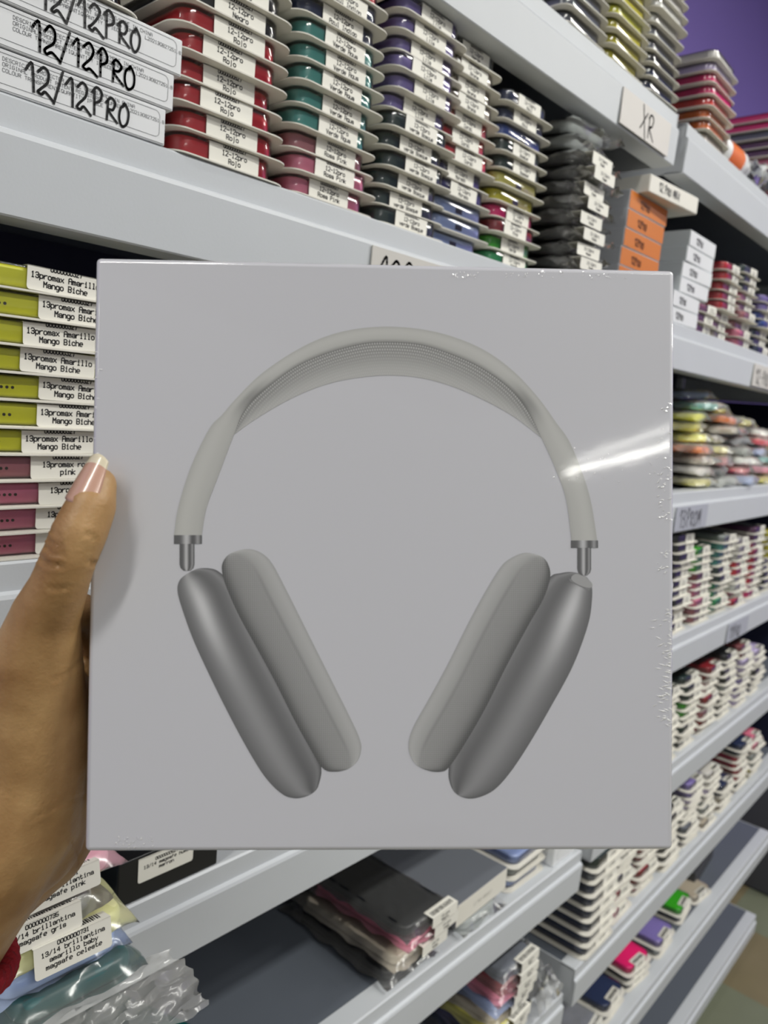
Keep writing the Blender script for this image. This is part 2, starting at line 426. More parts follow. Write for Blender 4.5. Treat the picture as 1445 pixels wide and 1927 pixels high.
def hole_mesh(n):
    if n not in HOLES:
        mb = MB()
        for i in range(n):
            cx = (i-(n-1)/2)*.0031
            mb.rings([[(cx+.0009*math.cos(a*math.pi/4), 0, .0009*math.sin(a*math.pi/4)) for a in range(8)], [(cx+.0009*math.cos(a*math.pi/4), -.0003, .0009*math.sin(a*math.pi/4)) for a in range(8)]], 0)
        HOLES[n] = mb.mesh('speaker_holes', mat('hole_black', '#2c2a10', 0.7))
    return HOLES[n]
ORD = ['lowest', 'second', 'third', 'fourth', 'fifth', 'sixth', 'seventh', 'eighth', 'ninth', 'tenth', 'eleventh', 'twelfth', 'thirteenth', 'fourteenth']
PITCH_Z = .0152
def pack(color, loc, rz, label, group, text=None, size='std', lab_dx=0.0, lab_w=.041, lab_rot=0.0, port=False, nholes=0, hole_dx=0, number=True, cap=None, pitch=None):
    t = thing('phone_case_pack', label, 'phone case pack', loc, rz, group)
    tray, case, bl = PACK[size]
    link('tray', tray, t)
    c = link('case', case, t); c.material_slots[0].link = 'OBJECT'; c.material_slots[0].material = case_mat(color)
    link('blister', bl, t)
    if text:
        l = link('label', get_label(text, lab_w, .0134, number=number, cap=cap, pitch=pitch), t); l.location = (lab_dx, .0071, .0013); l.rotation_euler = (0, lab_rot, 0)
    if port:
        mb = MB(); mb.rprism(.010, .0088, .0096, .0003, .005, .0095, 0); mb.build('charging_port', mat('port_dark', '#20242c', 0.5), t)
    if nholes:
        o = link('speaker_holes', hole_mesh(nholes), c); o.location = (hole_dx, .0091, .0075)
    return t
def stack(xc, key, colors, where, group, texts=None, y=0.0, jx=.002, jy=.0025, jr=.018, z0=0.0, size='std', drift=0.0, **kw):
    """one stack of packs standing on a shelf, lowest first"""
    n = len(colors); pz = .0209 if size == 'tall' else PITCH_Z
    for i, c in enumerate(colors):
        tx = None
        if texts: tx = texts[i] if isinstance(texts, list) else texts.get(c, texts.get('*'))
        top = ' topmost' if i == n-1 else ' '+ORD[i]
        lb = f'{c} case pack,{top} of the stack {where}' if i in (0, n-1) else f'{c} case pack,{top} from bottom, stack {where}'
        kk = dict(kw)
        if tx == 'port': kk['port'] = True; tx = None
        qx, qy, qz, qr = on_rack(xc+random.uniform(-jx, jx)+drift*i, Y0+y+random.uniform(-jy, jy), key)
        pack(c, (qx, qy, qz+.0003+z0+pz*i), qr+random.uniform(-jr, jr), lb, group, tx, size,
             lab_dx=kk.pop('lab_dx', 0.0)+random.uniform(-.004, .004), lab_rot=random.uniform(-.03, .03), **kk)
def T(a, b): return ('12-12pro', b)
TX = {'red': T(0, 'Rojo'), 'black': T(0, 'Negro'), 'teal': T(0, 'Verde Agua'), 'pink': T(0, 'Rosa Pink'), 'dusky pink': T(0, 'Rosa Pink'), 'navy': T(0, 'Azul Indigo'), 'dark green': T(0, 'verde Bosque'), 'purple': T(0, 'Lila'), '*': ('12-12pro', 'Azul')}
gA = 'phone case packs on the second shelf'
stack(.3215, 'A', ['red']*6+['black']*3, 'beside the three white boxes', gA, TX)
stack(.4185, 'A', ['pink', 'pink', 'dusky pink']+['teal']*5+['navy']*2+['red', 'red'], 'right of the red stack', gA, TX)
stack(.514, 'A', ['dark green']*6+['purple']*6, 'of dark green below purple', gA, TX, y=.004, drift=.001)
stack(.592, 'A', ['light blue']*3+['indigo']*2+['coral red']*3+['beige']*3+['dark green'], 'with light blue at its foot', gA,
      ['port']*3+[('12-12pro', 'Morado')]*2+[('12-12pro', 'Coral')]*3+[('12-12pro', 'Arena')]*3+[('12-12pro', 'Verde')], y=.012)
stack(.688, 'A', ['sea green', 'green', 'dark red', 'magenta', 'yellow', 'olive yellow', 'dark green', 'dark green', 'royal blue', 'navy', 'navy'], 'with bright green at its foot', gA,
      [('12-12pro', 'Verde'), ('12-12pro', 'Verde'), ('12-12pro', 'Vino'), ('12-12pro', 'Fucsia'), 'port', 'port', ('12-12pro', 'Bosque'), ('12-12pro', 'Bosque'), 'port', ('12-12pro', 'Azul'), ('12-12pro', 'Azul')], y=.012)
# 13promax stack, large at the left edge
TY, TP = ('13promax Amarillo', 'Mango Biche'), ('13promax rosa', 'pink')
def promax_stack():
    n = 11; cols = ['pink', 'pink', 'pink', 'dusky pink']+['lime yellow']*7
    offs = [.004, .004, .005, -.002, -.008, .002, .004, -.010, -.008, .002, -.006]
    dots = [5, 6, 6, 4, 3, 4, 5, 1, 2, 2, 1]
    for i, c in enumerate(cols):
        tx = TY if c == 'lime yellow' else TP
        k = i-4 if i > 3 else i
        lb = (f'{ORD[i]} pack from the bottom, {c} 13promax case, in the stack beside the thumb' if i else 'lowest pack, pink 13promax case, in the stack beside the thumb')
        pack(c, (.1985+random.uniform(-.001, .001), Y0+random.uniform(-.003, .001), ZT['B0']+.0003+.01545*i), random.uniform(-.02, .015), lb, 'promax case packs at the left edge', tx, 'big',
             lab_dx=.019+offs[i]*.8, lab_w=.0450, nholes=dots[i]+2, hole_dx=-.025+offs[i]*.4, cap=.0031, pitch=.00242, lab_rot=random.uniform(-.02, .03))
promax_stack()
# top shelf, near unit
gX = 'phone case packs on the top shelf'
stack(.757, 'XR', ['grey']*9, 'left of the yellow stack above the tag', gX, None)
stack(.853, 'XR', ['yellow', 'yellow', 'yellow', 'lime yellow', 'yellow', 'yellow', 'olive yellow', 'lime yellow', 'lime yellow'], 'of yellow packs above the tag', gX, None)
stack(.948, 'XR', ['navy', 'navy', 'black', 'grey', 'grey', 'blush', 'blush', 'white', 'white', 'white'], 'at the near unit\'s top right end', gX, None)
stack(1.140, 'XR', ['beige', 'orange', 'orange', 'scarlet', 'magenta', 'magenta', 'lilac', 'white'], 'of rainbow packs on the far unit', gX, None, size='big', jr=.03)
stack(1.455, 'XR', ['pink', 'plum', 'grey', 'plum', 'pink', 'plum', 'plum', 'grey', 'magenta', 'magenta'], 'of plum and magenta packs on the far unit', gX, None, size='big')

# far unit, lower shelves: stacks of packs with white labels
LT = {'*': ('13 pro', 'Silicona')}
def mix(*a):
    out = []
    for c, n in a: out += [c]*n
    return out
g2 = 'phone case packs on the far unit'
for i, (key, x, cols, where) in enumerate((
    ('A', 1.205, mix(('rosewood', 3)), 'low and dark red between white boxes and red'),
    ('A', 1.290, mix(('beige', 1), ('dusky pink', 2), ('red', 5)), 'of red over pink past the boxes'),
    ('A', 1.395, mix(('pink', 2), ('dusky pink', 3), ('pink', 1), ('dark green', 3)), 'of dark green over pink'),
    ('A', 1.500, mix(('navy', 3), ('royal blue', 2), ('purple', 2)), 'of purple over navy'),
    ('A', 1.605, mix(('black', 4), ('grey', 3)), 'of grey over black by the right edge'),
    ('B', 1.270, mix(('black', 4), ('grey', 1), ('black', 6)), 'of black on the fourth shelf'),
    ('B', 1.372, mix(('dusky pink', 2), ('pink', 3), ('rosewood', 1), ('green', 3)), 'of bright green over pink'),
    ('B', 1.474, mix(('sea green', 4), ('dark green', 2), ('teal', 3), ('clear grey', 1)), 'of teal over sea green'),
    ('B', 1.576, mix(('crimson', 2), ('blush', 2), ('coral red', 2), ('white', 3)), 'of white over coral'),
    ('B', 1.678, mix(('magenta', 2), ('coral red', 3), ('crimson', 3), ('plum', 2)), 'of plum over crimson'),
    ('B', 1.780, mix(('black', 3), ('navy', 2), ('yellow', 4)), 'of yellow over black'),
    ('C', 1.300, mix(('dark green', 3), ('black', 3), ('dark green', 3)), 'of dark green on the fifth shelf'),
    ('C', 1.402, mix(('black', 1), ('dark green', 3), ('green', 2), ('dark green', 3)), 'with two bright green in dark green'),
    ('C', 1.504, mix(('dark red', 2), ('dusky pink', 2), ('dark red', 5)), 'of dark red on the fifth shelf'),
    ('C', 1.606, mix(('black', 4), ('clear grey', 1), ('black', 4)), 'of black right of dark red'),
    ('C', 1.708, mix(('lilac', 2), ('purple', 3), ('lilac', 2), ('rosewood', 2)), 'of lilac and purple on the fifth shelf'),
    ('C', 1.810, mix(('navy', 3), ('black', 2), ('lilac', 2)), 'of lilac over navy'),
    ('D', 1.196, mix(('pink', 1), ('crimson', 2), ('navy', 2), ('scarlet', 1), ('grey', 1), ('dark green', 2)), 'with one scarlet pack near its middle'),
    ('D', 1.298, mix(('dark red', 3), ('rosewood', 2), ('dark red', 4)), 'of dark red on the sixth shelf'),
    ('D', 1.400, mix(('beige', 1), ('black', 7)), 'of black on the sixth shelf'),
    ('D', 1.502, mix(('grey', 3), ('clear grey', 2), ('lilac', 2), ('purple', 2)), 'of purple over grey'),
    ('D', 1.604, mix(('beige', 2), ('clear grey', 3), ('lilac', 1), ('white', 2)), 'of white over clear grey'),
    ('D', 1.706, mix(('beige', 2), ('navy', 2)), 'low and navy beside the crimson'),
    ('D', 1.808, mix(('grey', 2), ('crimson', 4), ('navy', 2)), 'of crimson under navy'),
    ('D', 1.910, mix(('yellow', 2), ('clear grey', 3), ('pink', 2)), 'of pink over yellow at the end'))):
    stack(x, key, cols, where, g2, LT, y=.008, jx=.004, jy=.006, jr=.05, number=False, lab_w=.034, lab_dx=.013)
# navy packs with their long sides in view, lowest near shelf end
stack(1.100, 'D', mix(('navy', 6), ('grey', 1), ('dark green', 1)), 'of navy beside the near unit\'s end', g2, LT, size='tall', y=-.004, number=False, jr=.02, lab_w=.05, lab_dx=.018)
# packs lying in the first tray under the stacks
gE = 'phone case packs in the lower tray'
for (c, px, py, rz, n, where) in (('navy', 1165, 1890, .05, 2, 'nearest the frame foot'), ('magenta', 1215, 1840, -.08, 3, 'of hot pink'), ('purple', 1262, 1776, .04, 2, 'of purple'),
                                  ('green', 1296, 1712, .1, 2, 'with bright green on top'), ('beige', 1330, 1680, -.1, 1, 'of beige')):
    p = at_z(px, py, Z2['E']+.015)
    for i in range(n):
        cc = c if i == n-1 else random.choice(['crimson', 'grey', 'navy', 'beige', 'clear grey'])
        pos = 'topmost' if i == n-1 else ('lowest' if i == 0 else 'middle')
        pack(cc, (p.x+random.uniform(-.004, .004), max(p.y, Y0+.016+(p.x-1.026)*.021), Z2['E']+.0003+PITCH_Z*i), rz+YAW2, f'{cc} phone case pack, {pos} in the lower tray pile {where}', gE, ('13 pro', 'Silicona'), number=False)

# ------------------------------------------------------------------ flat cartons
def flat_box(x0, w, d, h, z, y, rz, label, group, front, lines=None, hand=None, side=None, name='carton'):
    t = thing(name, label, 'box', (x0, y, z), rz, group)
    mb = MB(); mb.rprism(w, 0, d, .0012, 0, h-.0003, .0006, seg=2); mb.build('carton_body', side or M_whitecard, t)
    if front is not None:
        f = MB(); f.box(-w/2+.0008, w/2-.0008, -.0004, .0002, .0009, h-.0012, 0)
        pl = lambda a, b: (a, -.0006, b)
        if lines:
            strokes_to(f, lines, .00022, pl, 1)
        if hand: strokes_to(f, hand[0], hand[1], lambda a, b: (a, -.0008, b), 2)
        f.build('printed_front', [front, M_printgrey, M_marker], t)
    return t
def rr_outline(x0, x1, z0, z1, r):
    p = []
    for (qx, qz, st) in ((x1-r, z1-r, 0), (x0+r, z1-r, 90), (x0+r, z0+r, 180), (x1-r, z0+r, 270)):
        for i in range(5): t = math.radians(st+90*i/4); p.append((qx+r*math.cos(t), qz+r*math.sin(t)))
    return p+[p[0]]
bw, bh = .128, .0213
for i in range(3):
    L = [rr_outline(-bw/2+.012, bw/2-.0045, .0036, bh-.0026, .003)]
    for k, tx in enumerate(('DESCRICION PROTECTOR SPACE CASES/MADE IN CHINA', 'ORIGINAL PRODUCT PATENT REGISTERED NUMBER ZL202130827251.8', 'COLOUR TRANSPARENTIQUANTITY 1PIECE')):
        L += text_strokes(tx, -bw/2+.031, bh-.0062-.0028*k, .00165, .0018, -1)
    hs = hand_strokes('12/12PRO', -bw/2+.043-.002*i, .0046, .0142, adv=.60, slope=-.02)
    flat_box(.2075+.0045*i-.001, bw, .17, bh, ZT['A']+.0004+bh*i+.0002*i, Y0+.002-.001*i, .01*(i-1), ('lowest', 'middle', 'topmost')[i]+' white carton marked 12/12PRO, left of the red packs', 'white cartons at the top left', M_whitecard, L, (hs, .0014))
# black packs lying on those cartons
for i in range(2):
    pack('black', (.205, Y0-.006, ZT['A']+.0016+bh*3+PITCH_Z*i), .05*(1-i), f'black phone case pack, {("lower", "upper")[i]} on the white cartons', 'black packs on the white cartons', ('12-12pro', 'Negro'), lab_dx=-.014)
# orange fronted cartons
oh, ow = .0222, .108
for i in range(6):
    hs = hand_strokes('12PRO', -.025, .006, .0085, adv=.7)
    flat_box(.946+.002*i, ow, .165, oh, ZT['A']+.0004+(oh+.0002)*i, Y0+.006, .01*math.sin(i*2.3), ('lowest' if i == 0 else ORD[i])+' orange-fronted grey carton from bottom of its stack', 'orange fronted cartons', M_orange, None, (hs, .0011), side=mat('grey_card', '#b9bcc2', .5))
flat_box(.985, .125, .165, .021, ZT['A']+.0006+(oh+.0002)*6, Y0-.012, -.09, 'white carton marked PRO MAX lying askew on the orange cartons', 'white cartons on the second shelf', mat('cream_white_card', '#dedbd2', .5), None, (hand_strokes('12 PRO MAX', -.04, .006, .0095, adv=.62), .0012), side=mat('cream_white_card', '#dedbd2', .5))
for i in range(6):
    hs = hand_strokes('12PRO', -.028, .006, .0085, adv=.7)
    flat_box(1.128+.003*i-(.02 if i < 2 else 0), .104, .16, .0212, Z2['A']+.0004+.0214*i, Y0+.006, .03*math.sin(i*1.7), ('lowest' if i == 0 else ('topmost' if i == 5 else ORD[i]))+' white carton in the stack right of the orange cartons', 'white cartons on the far unit', M_whitecard, None, (hs, .0011), side=mat('grey_card_light', '#c4c9cc', .5))

# ------------------------------------------------------------------ cases in clear bags
def bag_mesh(w, d, h, amp, seed, tail=0.02, front=.006):
    """crumpled clear bag pulled loosely over a case"""
    nx, ny = 26, 34; rnd = Vector((seed*3.1, seed*1.7, 0)); mb = MB()
    def P(i, j, top):
        u, v = i/nx*2-1, j/ny
        x = u*(w/2+.006); y = -front+(d+front+tail)*v
        edge = max(0.0, 1-abs(u)**5)*min(1, max(0, (v*(d+front+tail)-front*.2)/.006))*min(1, max(0, ((1-v)*(d+front+tail)-tail*.5)/.012))
        q = Vector((x, y, 0))
        n1 = noise.noise(q*60+rnd)+.6*noise.noise(q*140+rnd); n2 = noise.noise(q*45+rnd+Vector((9, 0, 0)))
        z = (h*.98+amp*.35*abs(n1))*edge+(1-edge)*(h*.35+amp*n2*1.2) if top else (.0002+(1-edge)*(h*.33+amp*n2*1.2))
        k = (1-edge)
        return (x+amp*.5*n2*k, y+amp*.8*n1*k, max(z, .0001))
    for top in (True, False):
        n = len(mb.v)
        for j in range(ny+1):
            for i in range(nx+1): mb.v.append(P(i, j, top))
        for j in range(ny):
            for i in range(nx):
                a = n+j*(nx+1)+i; f = (a, a+1, a+nx+2, a+nx+1); mb.f.append(f if top else f[::-1]); mb.m.append(0)
    return mb
_bags = [bag_mesh(.082, .152, .0145, .004, s).mesh('bag', M_bag, True) for s in range(5)]
_bags_s = [bag_mesh(.094, .152, .0152, .008, 30+s, front=.014).mesh('bag', M_bagshine, True) for s in range(5)]
_bags_m = [bag_mesh(.084, .152, .0165, .007, 10+s).mesh('bag', M_bagmilk, True) for s in range(5)]
cm = MB(); cm.rprism(.076, .002, .148, .012, .001, .0125, .0035, seg=6); CASE_LOOSE = cm.mesh('case', case_mat('black'), True)
def bagged(color, loc, rot, label, group, text=None, milky=False, lab_dx=0.0, k=0, lab_w=.046, cap=None, number=False):
    t = thing('bagged_phone_case', label, 'bagged phone case', loc, 0, group); t.rotation_euler = rot
    c = link('case', CASE_LOOSE, t); c.material_slots[0].link = 'OBJECT'; c.material_slots[0].material = case_mat(color)
    link('bag', (_bags_s if milky == 2 else _bags_m if milky else _bags)[k % 5], t)
    if text:
        l = link('label', get_label(text, lab_w, .0125, number=number, cap=cap), t); l.location = (lab_dx, -.0075 if milky != 2 else -.0165, .0012)
    return t
for i in range(9):
    bagged('black', (.796+random.uniform(-.004, .004), Y0+.006+random.uniform(-.006, .004), ZT['A']+.0003+.0156*i), (0, 0, random.uniform(-.07, .07)),
           f'bagged black phone case, {ORD[i]} from the foot of the crinkled bag stack', 'bagged cases beside the orange cartons', ('12-12pro', 'Humo'), milky=2, lab_dx=-.004, k=i)
for i in range(2):
    bagged('clear grey', (.80, Y0+.012, ZT['A']+.0003+.0158*9+.018*i), (.0, .0, .12-.2*i), ('lower', 'upper')[i]+' loose clear bagged case on top of the crinkled bag stack', 'loose bagged cases under the top shelf', milky=2, k=i+2)
# jumble of bagged cases on the far unit
jc = ['olive yellow', 'yellow', 'blush', 'white', 'pink', 'clear grey', 'beige', 'teal', 'grey', 'orange', 'light blue', 'dusky pink', 'lime yellow', 'coral red']
JL = {'yellow': 'mustard'}
cnt = 0
for cidx, x in enumerate((1.30, 1.415, 1.53, 1.645, 1.76)):
    rows = (9, 8, 7, 6, 6)[cidx]
    for i in range(rows):
        c = jc[(i*3+cidx*5) % len(jc)]
        if cidx == 0 and i == 6: c = 'lime yellow'
        bagged(c, (lambda q: (q[0], q[1], q[2]+.003+.0182*i))(on_rack(x+random.uniform(-.012, .012), Y0+.014+random.uniform(-.012, .012)+.003*i, 'B0')), (random.uniform(-.015, .04), random.uniform(-.06, .06), random.uniform(-.3, .3)),
               f'bagged {c} phone case, {ORD[i]} up in {ORD[cidx] if cidx else "first"} heap from the held box', 'jumbled bagged cases on the third shelf', None, milky=True, k=i+cidx)
# lower shelf, near unit: bagged cases and loose boxes
gC = 'dark packs on the fifth shelf'
for i, (c, dx, rz, tx) in enumerate((('black', -.012, .0, None), ('beige', -.004, .03, ('13/14', 'humo')), ('pink', .012, .05, ('13 pro', 'rosa')), ('black', .004, .02, ('13 pro', 'Negro')))):
    for q in range(1):
        bagged(c, (.636+dx, Y0+.012-.002*i, ZT['C']+.0004+.0165*i), (0, 0, rz), f'{c} bagged case, {("lowest", "second", "third", "topmost")[i]} of the dark pile on the fifth shelf', gC, tx, lab_dx=.02, k=i)
flat_box(.752, .112, .16, .030, ZT['C']+.0006+.0165, Y0+.010, .04, 'white carton in a clear sleeve right of the dark pile', None, mat('ivory_card', '#e2dfd4', .5), text_strokes('13 PRO 0000527', 0, .012, .003, .004), None, side=mat('slate_card', '#6d7178', .45))
bagged('clear grey', (.752, Y0+.008, ZT['C']+.0004), (0, 0, .03), 'clear bagged case under the ivory fronted carton', None, None, k=3)
for i in range(3):
    pack('light blue' if i != 1 else 'clear grey', (.868+.004*i, Y0+.012, ZT['C']+.0003+PITCH_Z*i), .02*i, f'pale grey blue case pack, {("lowest", "middle", "topmost")[i]} of three near the shelf end', 'pale packs near the shelf end', None)
flat_box(.952, .06, .14, .032, ZT['C']+.0004, Y0+.008, 0, 'small white carton at the very end of the fifth shelf', None, M_whitecard, [rr_outline(-.02, .02, .006, .02, .003)], None)
gD = 'bagged cases on the sixth shelf'
for i, c in enumerate(('navy', 'indigo', 'olive yellow', 'beige', 'light blue', 'pink', 'rosewood', 'grey')):
    bagged(c, (.845+.002*i, Y0+.008+random.uniform(-.004, .004), ZT['D']+.0004+.0157*i), (0, 0, random.uniform(-.06, .06)), f'bagged {c} case, {ORD[i]} from bottom of the pile under the shelf end', gD, ('13 pro', 'Mate'), lab_dx=.018, k=i)
# ------------------------------------------------------------------ crumpled empty bags
def crumple(name, label, loc, size, rot, seed, m=None):
    mb = MB(); nx = ny = 24
    for j in range(ny+1):
        for i in range(nx+1):
            u, v = i/nx*2-1, j/ny*2-1; q = Vector((u*2.2, v*2.2, seed*2.3))
            z = size[2]*(1-.7*(u*u+v*v)/2)*(.55+.45*noise.noise(q*1.3))+size[2]*.35*noise.noise(q*3.1)
            mb.v.append((u*size[0]/2*(1+.16*noise.noise(q*2)), v*size[1]/2*(1+.16*noise.noise(q*2+Vector((5, 0, 0)))), max(.001, z+.002)))
    for j in range(ny):
        for i in range(nx): a = j*(nx+1)+i; mb.f.append((a, a+1, a+nx+2, a+nx+1)); mb.m.append(0)
    o = mb.build(name, m or M_bagmilk, None, True); o.location = loc; o.rotation_euler = rot
    return tag(o, label, 'plastic bag', 'crumpled clear bags')
crumple('plastic_bag', 'crumpled clear bag standing at the end of the sixth shelf', (.945, Y0+.055, ZT['D']+.001), (.075, .12, .075), (0, 0, 0), 3)
crumple('plastic_bag', 'crumpled clear bag on top of the white packs above the tag', (.965, Y0+.055, ZT['XR']+.1565), (.10, .12, .05), (0, 0, .3), 5)
crumple('plastic_bag', 'crumpled clear bag right of the orange labelled bottle', (1.36, Y0+.07, Z2['XR']+.001), (.16, .14, .055), (0, 0, .1), 8)
# white bottle with orange label lying on the far top shelf
bt = thing('bottle', 'white plastic bottle with an orange label lying on the top shelf', 'bottle', (1.250, Y0+.030, Z2['XR']+.0215))
mb = MB(); prof = [(-.052, .001), (-.052, .018), (-.049, .0205), (.036, .0205), (.043, .017), (.046, .012), (.050, .012)]
mb.rings([[(x, r*math.cos(a*math.pi/10), r*math.sin(a*math.pi/10)) for a in range(20)] for x, r in prof]); mb.build('bottle_body', mat('white_plastic', '#e4e4e6', .35), bt, True)
mb = MB(); mb.rings([[(x, r*math.cos(a*math.pi/10), r*math.sin(a*math.pi/10)) for a in range(20)] for x, r in ((.0505, .001), (.0505, .0145), (.064, .0145), (.065, .001))]); mb.build('bottle_cap', mat('white_plastic', '#e4e4e6', .35), bt, True)
mb = MB(); mb.rings([[(x, .0208*math.cos(a*math.pi/10), .0208*math.sin(a*math.pi/10)) for a in range(20)] for x in (-.035, .02)], cap=False); mb.build('bottle_label', mat('orange_label', '#e0702a', .4), bt, True)
# white bottle in front of the black stack, fourth shelf
bt = thing('bottle', 'white plastic bottle with orange base behind the box edge, fourth shelf', 'bottle', (1.222, Y0+.034, Z2['B']+.0005))
mb = MB(); prof = [(0, .001), (0, .022), (.05, .022), (.09, .022), (.105, .014), (.12, .014), (.122, .001)]
mb.rings([[(r*math.cos(a*math.pi/10), r*math.sin(a*math.pi/10), x) for a in range(20)] for x, r in prof]); mb.build('bottle_body', mat('white_plastic', '#e4e4e6', .35), bt, True)
mb = MB(); mb.rings([[(.0224*math.cos(a*math.pi/10), .0224*math.sin(a*math.pi/10), x) for a in range(20)] for x in (.004, .05)], cap=False); mb.build('bottle_label', mat('orange_label', '#e0702a', .4), bt, True)
p = at_z(1118, 1925, Z2['E']+.012)
bagged('navy', (p.x, max(p.y, Y0+.03), Z2['E']+.001), (0, 0, .12), 'bagged navy case at the near end of the lower tray', 'loose bagged cases in the lower tray', ('13 pro', 'Mate'), milky=True, k=4)
# dark box in the lower tray, grey bin past the far unit
flat_box(1.86, .17, .14, .035, Z2['E']+.0005, Y0+.08, .1, 'dark grey carton in the lower tray behind the bright green pack', None, mat('charcoal_card', '#3c3d3f', .5), [rr_outline(-.04, .04, .01, .03, .003)], None, side=mat('charcoal_card', '#3c3d3f', .5))
p = at_z(1438, 1690, 0.0)
bn = thing('storage_bin', 'dark grey bin standing on the floor past the far unit', 'bin', (2.75, .66, 0))
mb = MB(); mb.rprism(.36, -.2, .2, .05, .0, .42, .01, seg=5); mb.build('bin_body', mat('bin_grey', '#4b4c52', .5), bn, True)
mb = MB(); mb.rprism(.38, -.21, .21, .055, .4202, .45, .006, seg=5); mb.build('bin_rim', mat('bin_grey', '#4b4c52', .5), bn, True)

# ------------------------------------------------------------------ glitter case pile, lower left
gB = 'glitter cases at the lower left'
px0 = at_z(133, 1878, ZT['B']+.008)
def glitter(color, loc, rz, label, text, w=.074, d=.15, h=.0155, k=0, lab_dx=0, bag=True, num='0000000731'):
    t = thing('bagged_phone_case', label, 'bagged phone case', loc, rz, gB)
    mb = MB(); mb.rprism(w, 0, d, .013, 0.0006, h, .0062, seg=6); mb.build('case', case_mat(color), t, True)
    if bag: link('bag', bag_mesh(w+.001, d, h+.0012, .004, 20+k, tail=.016, front=.004).mesh('bag', M_bag, True), t)
    if text:
        l = link('label', get_label(text, .0455, .0178 if len(text) > 2 else .0150, number=num, cap=.0025, pitch=.00222), t); l.location = (lab_dx, -.0062, .0)
        l.rotation_euler = (math.radians(-12), 0, 0)
    return t
XB = px0.x-.006; YB = px0.y
PAL['cream yellow'] = '#d8cd9a'; PAL['powder blue'] = '#93a6cf'; PAL['smoke grey'] = '#8d8d86'; PAL['baby pink'] = '#d99cab'; PAL['deep teal'] = '#38595a'
zB = ZT['B']+.0006
seq = (('deep teal', 'deep teal glitter case, lowest of the bagged pile under the wrist', None, .012, .0), ('powder blue', 'powder blue glitter case, second lowest in the bagged pile', None, .004, .005),
       ('cream yellow', 'cream yellow glitter case with celeste label in the bagged pile', ('13/14 brillantina', 'amarillo baby', 'magsafe celeste'), .004, .0), ('smoke grey', 'smoke grey glitter case between the yellow and pink ones', ('13/14 brillantina', 'magsafe gris'), -.012, .006),
       ('baby pink', 'baby pink glitter case, topmost of the pile under the hand', ('13/14 brillantina', 'magsafe pink'), .002, .012))
for i, (c, lb, tx, dx, dy) in enumerate(seq):
    glitter(c, (XB+dx, YB+dy, zB+.0172*i), .02*math.sin(i*2.1), lb, tx, k=i, lab_dx=.001, num='0000000735' if c == 'smoke grey' else '0000000731')
crumple('plastic_bag', 'crumpled clear bag edge hanging below the glitter cases', (XB+.03, YB-.012, ZT['B']-.014), (.10, .05, .012), (.25, 0, .0), 11)
# black carton with label beside them
t = flat_box(.302, .085, .16, .034, ZT['B']+.0005, Y0+.004, .0, 'black carton labelled humo marron on the fourth shelf beside the glitter cases', None, mat('black_card', '#17181b', .4), None, None, side=mat('black_card', '#17181b', .4))
l = link('label', get_label(('13/14 magsafe humo', 'marron'), .046, .0185, number=True, cap=.0024, pitch=.0021), t); l.location = (-.004, -.0006, .013)
# teal flat carton low on the fifth shelf
flat_box(.30, .20, .15, .02, ZT['C']+.0005, Y0+.05, .35, 'dark teal flat carton lying on the fifth shelf, bottom left', None, None, side=mat('teal_card', '#0e4a4a', .4))

# ------------------------------------------------------------------ the held box
FR = Vector((.698, -.713, .069)); FD = Vector((-.07, -.163, -.984)); FN = Vector((.713, .682, -.164))
FN.normalize(); FR = (FR-FN*FR.dot(FN)).normalized(); FD = FN.cross(FR)
FC = EYE+Vector((.21, .186, -.056)); BW, BH, BD = .217, .218, .085
RB = Matrix((FR, FN, -FD)).transposed().to_4x4(); RB.translation = FC
RBI = RB.inverted()
def on_face(px, py):
    d = ray(px, py); t = (FC-EYE).dot(FN)/d.dot(FN); return RBI @ (EYE+d*t)
hb = thing('headphone_box', 'white square headphone box in shrink film held up by a hand', 'box'); hb.matrix_world = RB
M_box = mat('white_box_card', '#c6c6cb', .45, coat=1.0, coat_rough=.055, bump=.035, bump_scale=60)
def rbox(w, d0, d1, h, r):
    mb = MB(); import bmesh
    bm = bmesh.new(); vs = [bm.verts.new((x, y, z)) for x in (-w/2, w/2) for y in (d0, d1) for z in (-h/2, h/2)]
    for f in ((0, 1, 3, 2), (4, 6, 7, 5), (0, 4, 5, 1), (2, 3, 7, 6), (0, 2, 6, 4), (1, 5, 7, 3)): bm.faces.new([vs[i] for i in f])
    bmesh.ops.recalc_face_normals(bm, faces=bm.faces)
    bmesh.ops.bevel(bm, geom=list(bm.edges), offset=r, segments=4, profile=.5, affect='EDGES')
    me = bpy.data.meshes.new('carton_body'); bm.to_mesh(me); bm.free()
    me.polygons.foreach_set('use_smooth', [p.area < 1e-3 for p in me.polygons])
    return me
me = rbox(BW, 0, BD, BH, .0018); me.materials.append(M_box); link('carton_body', me, hb)
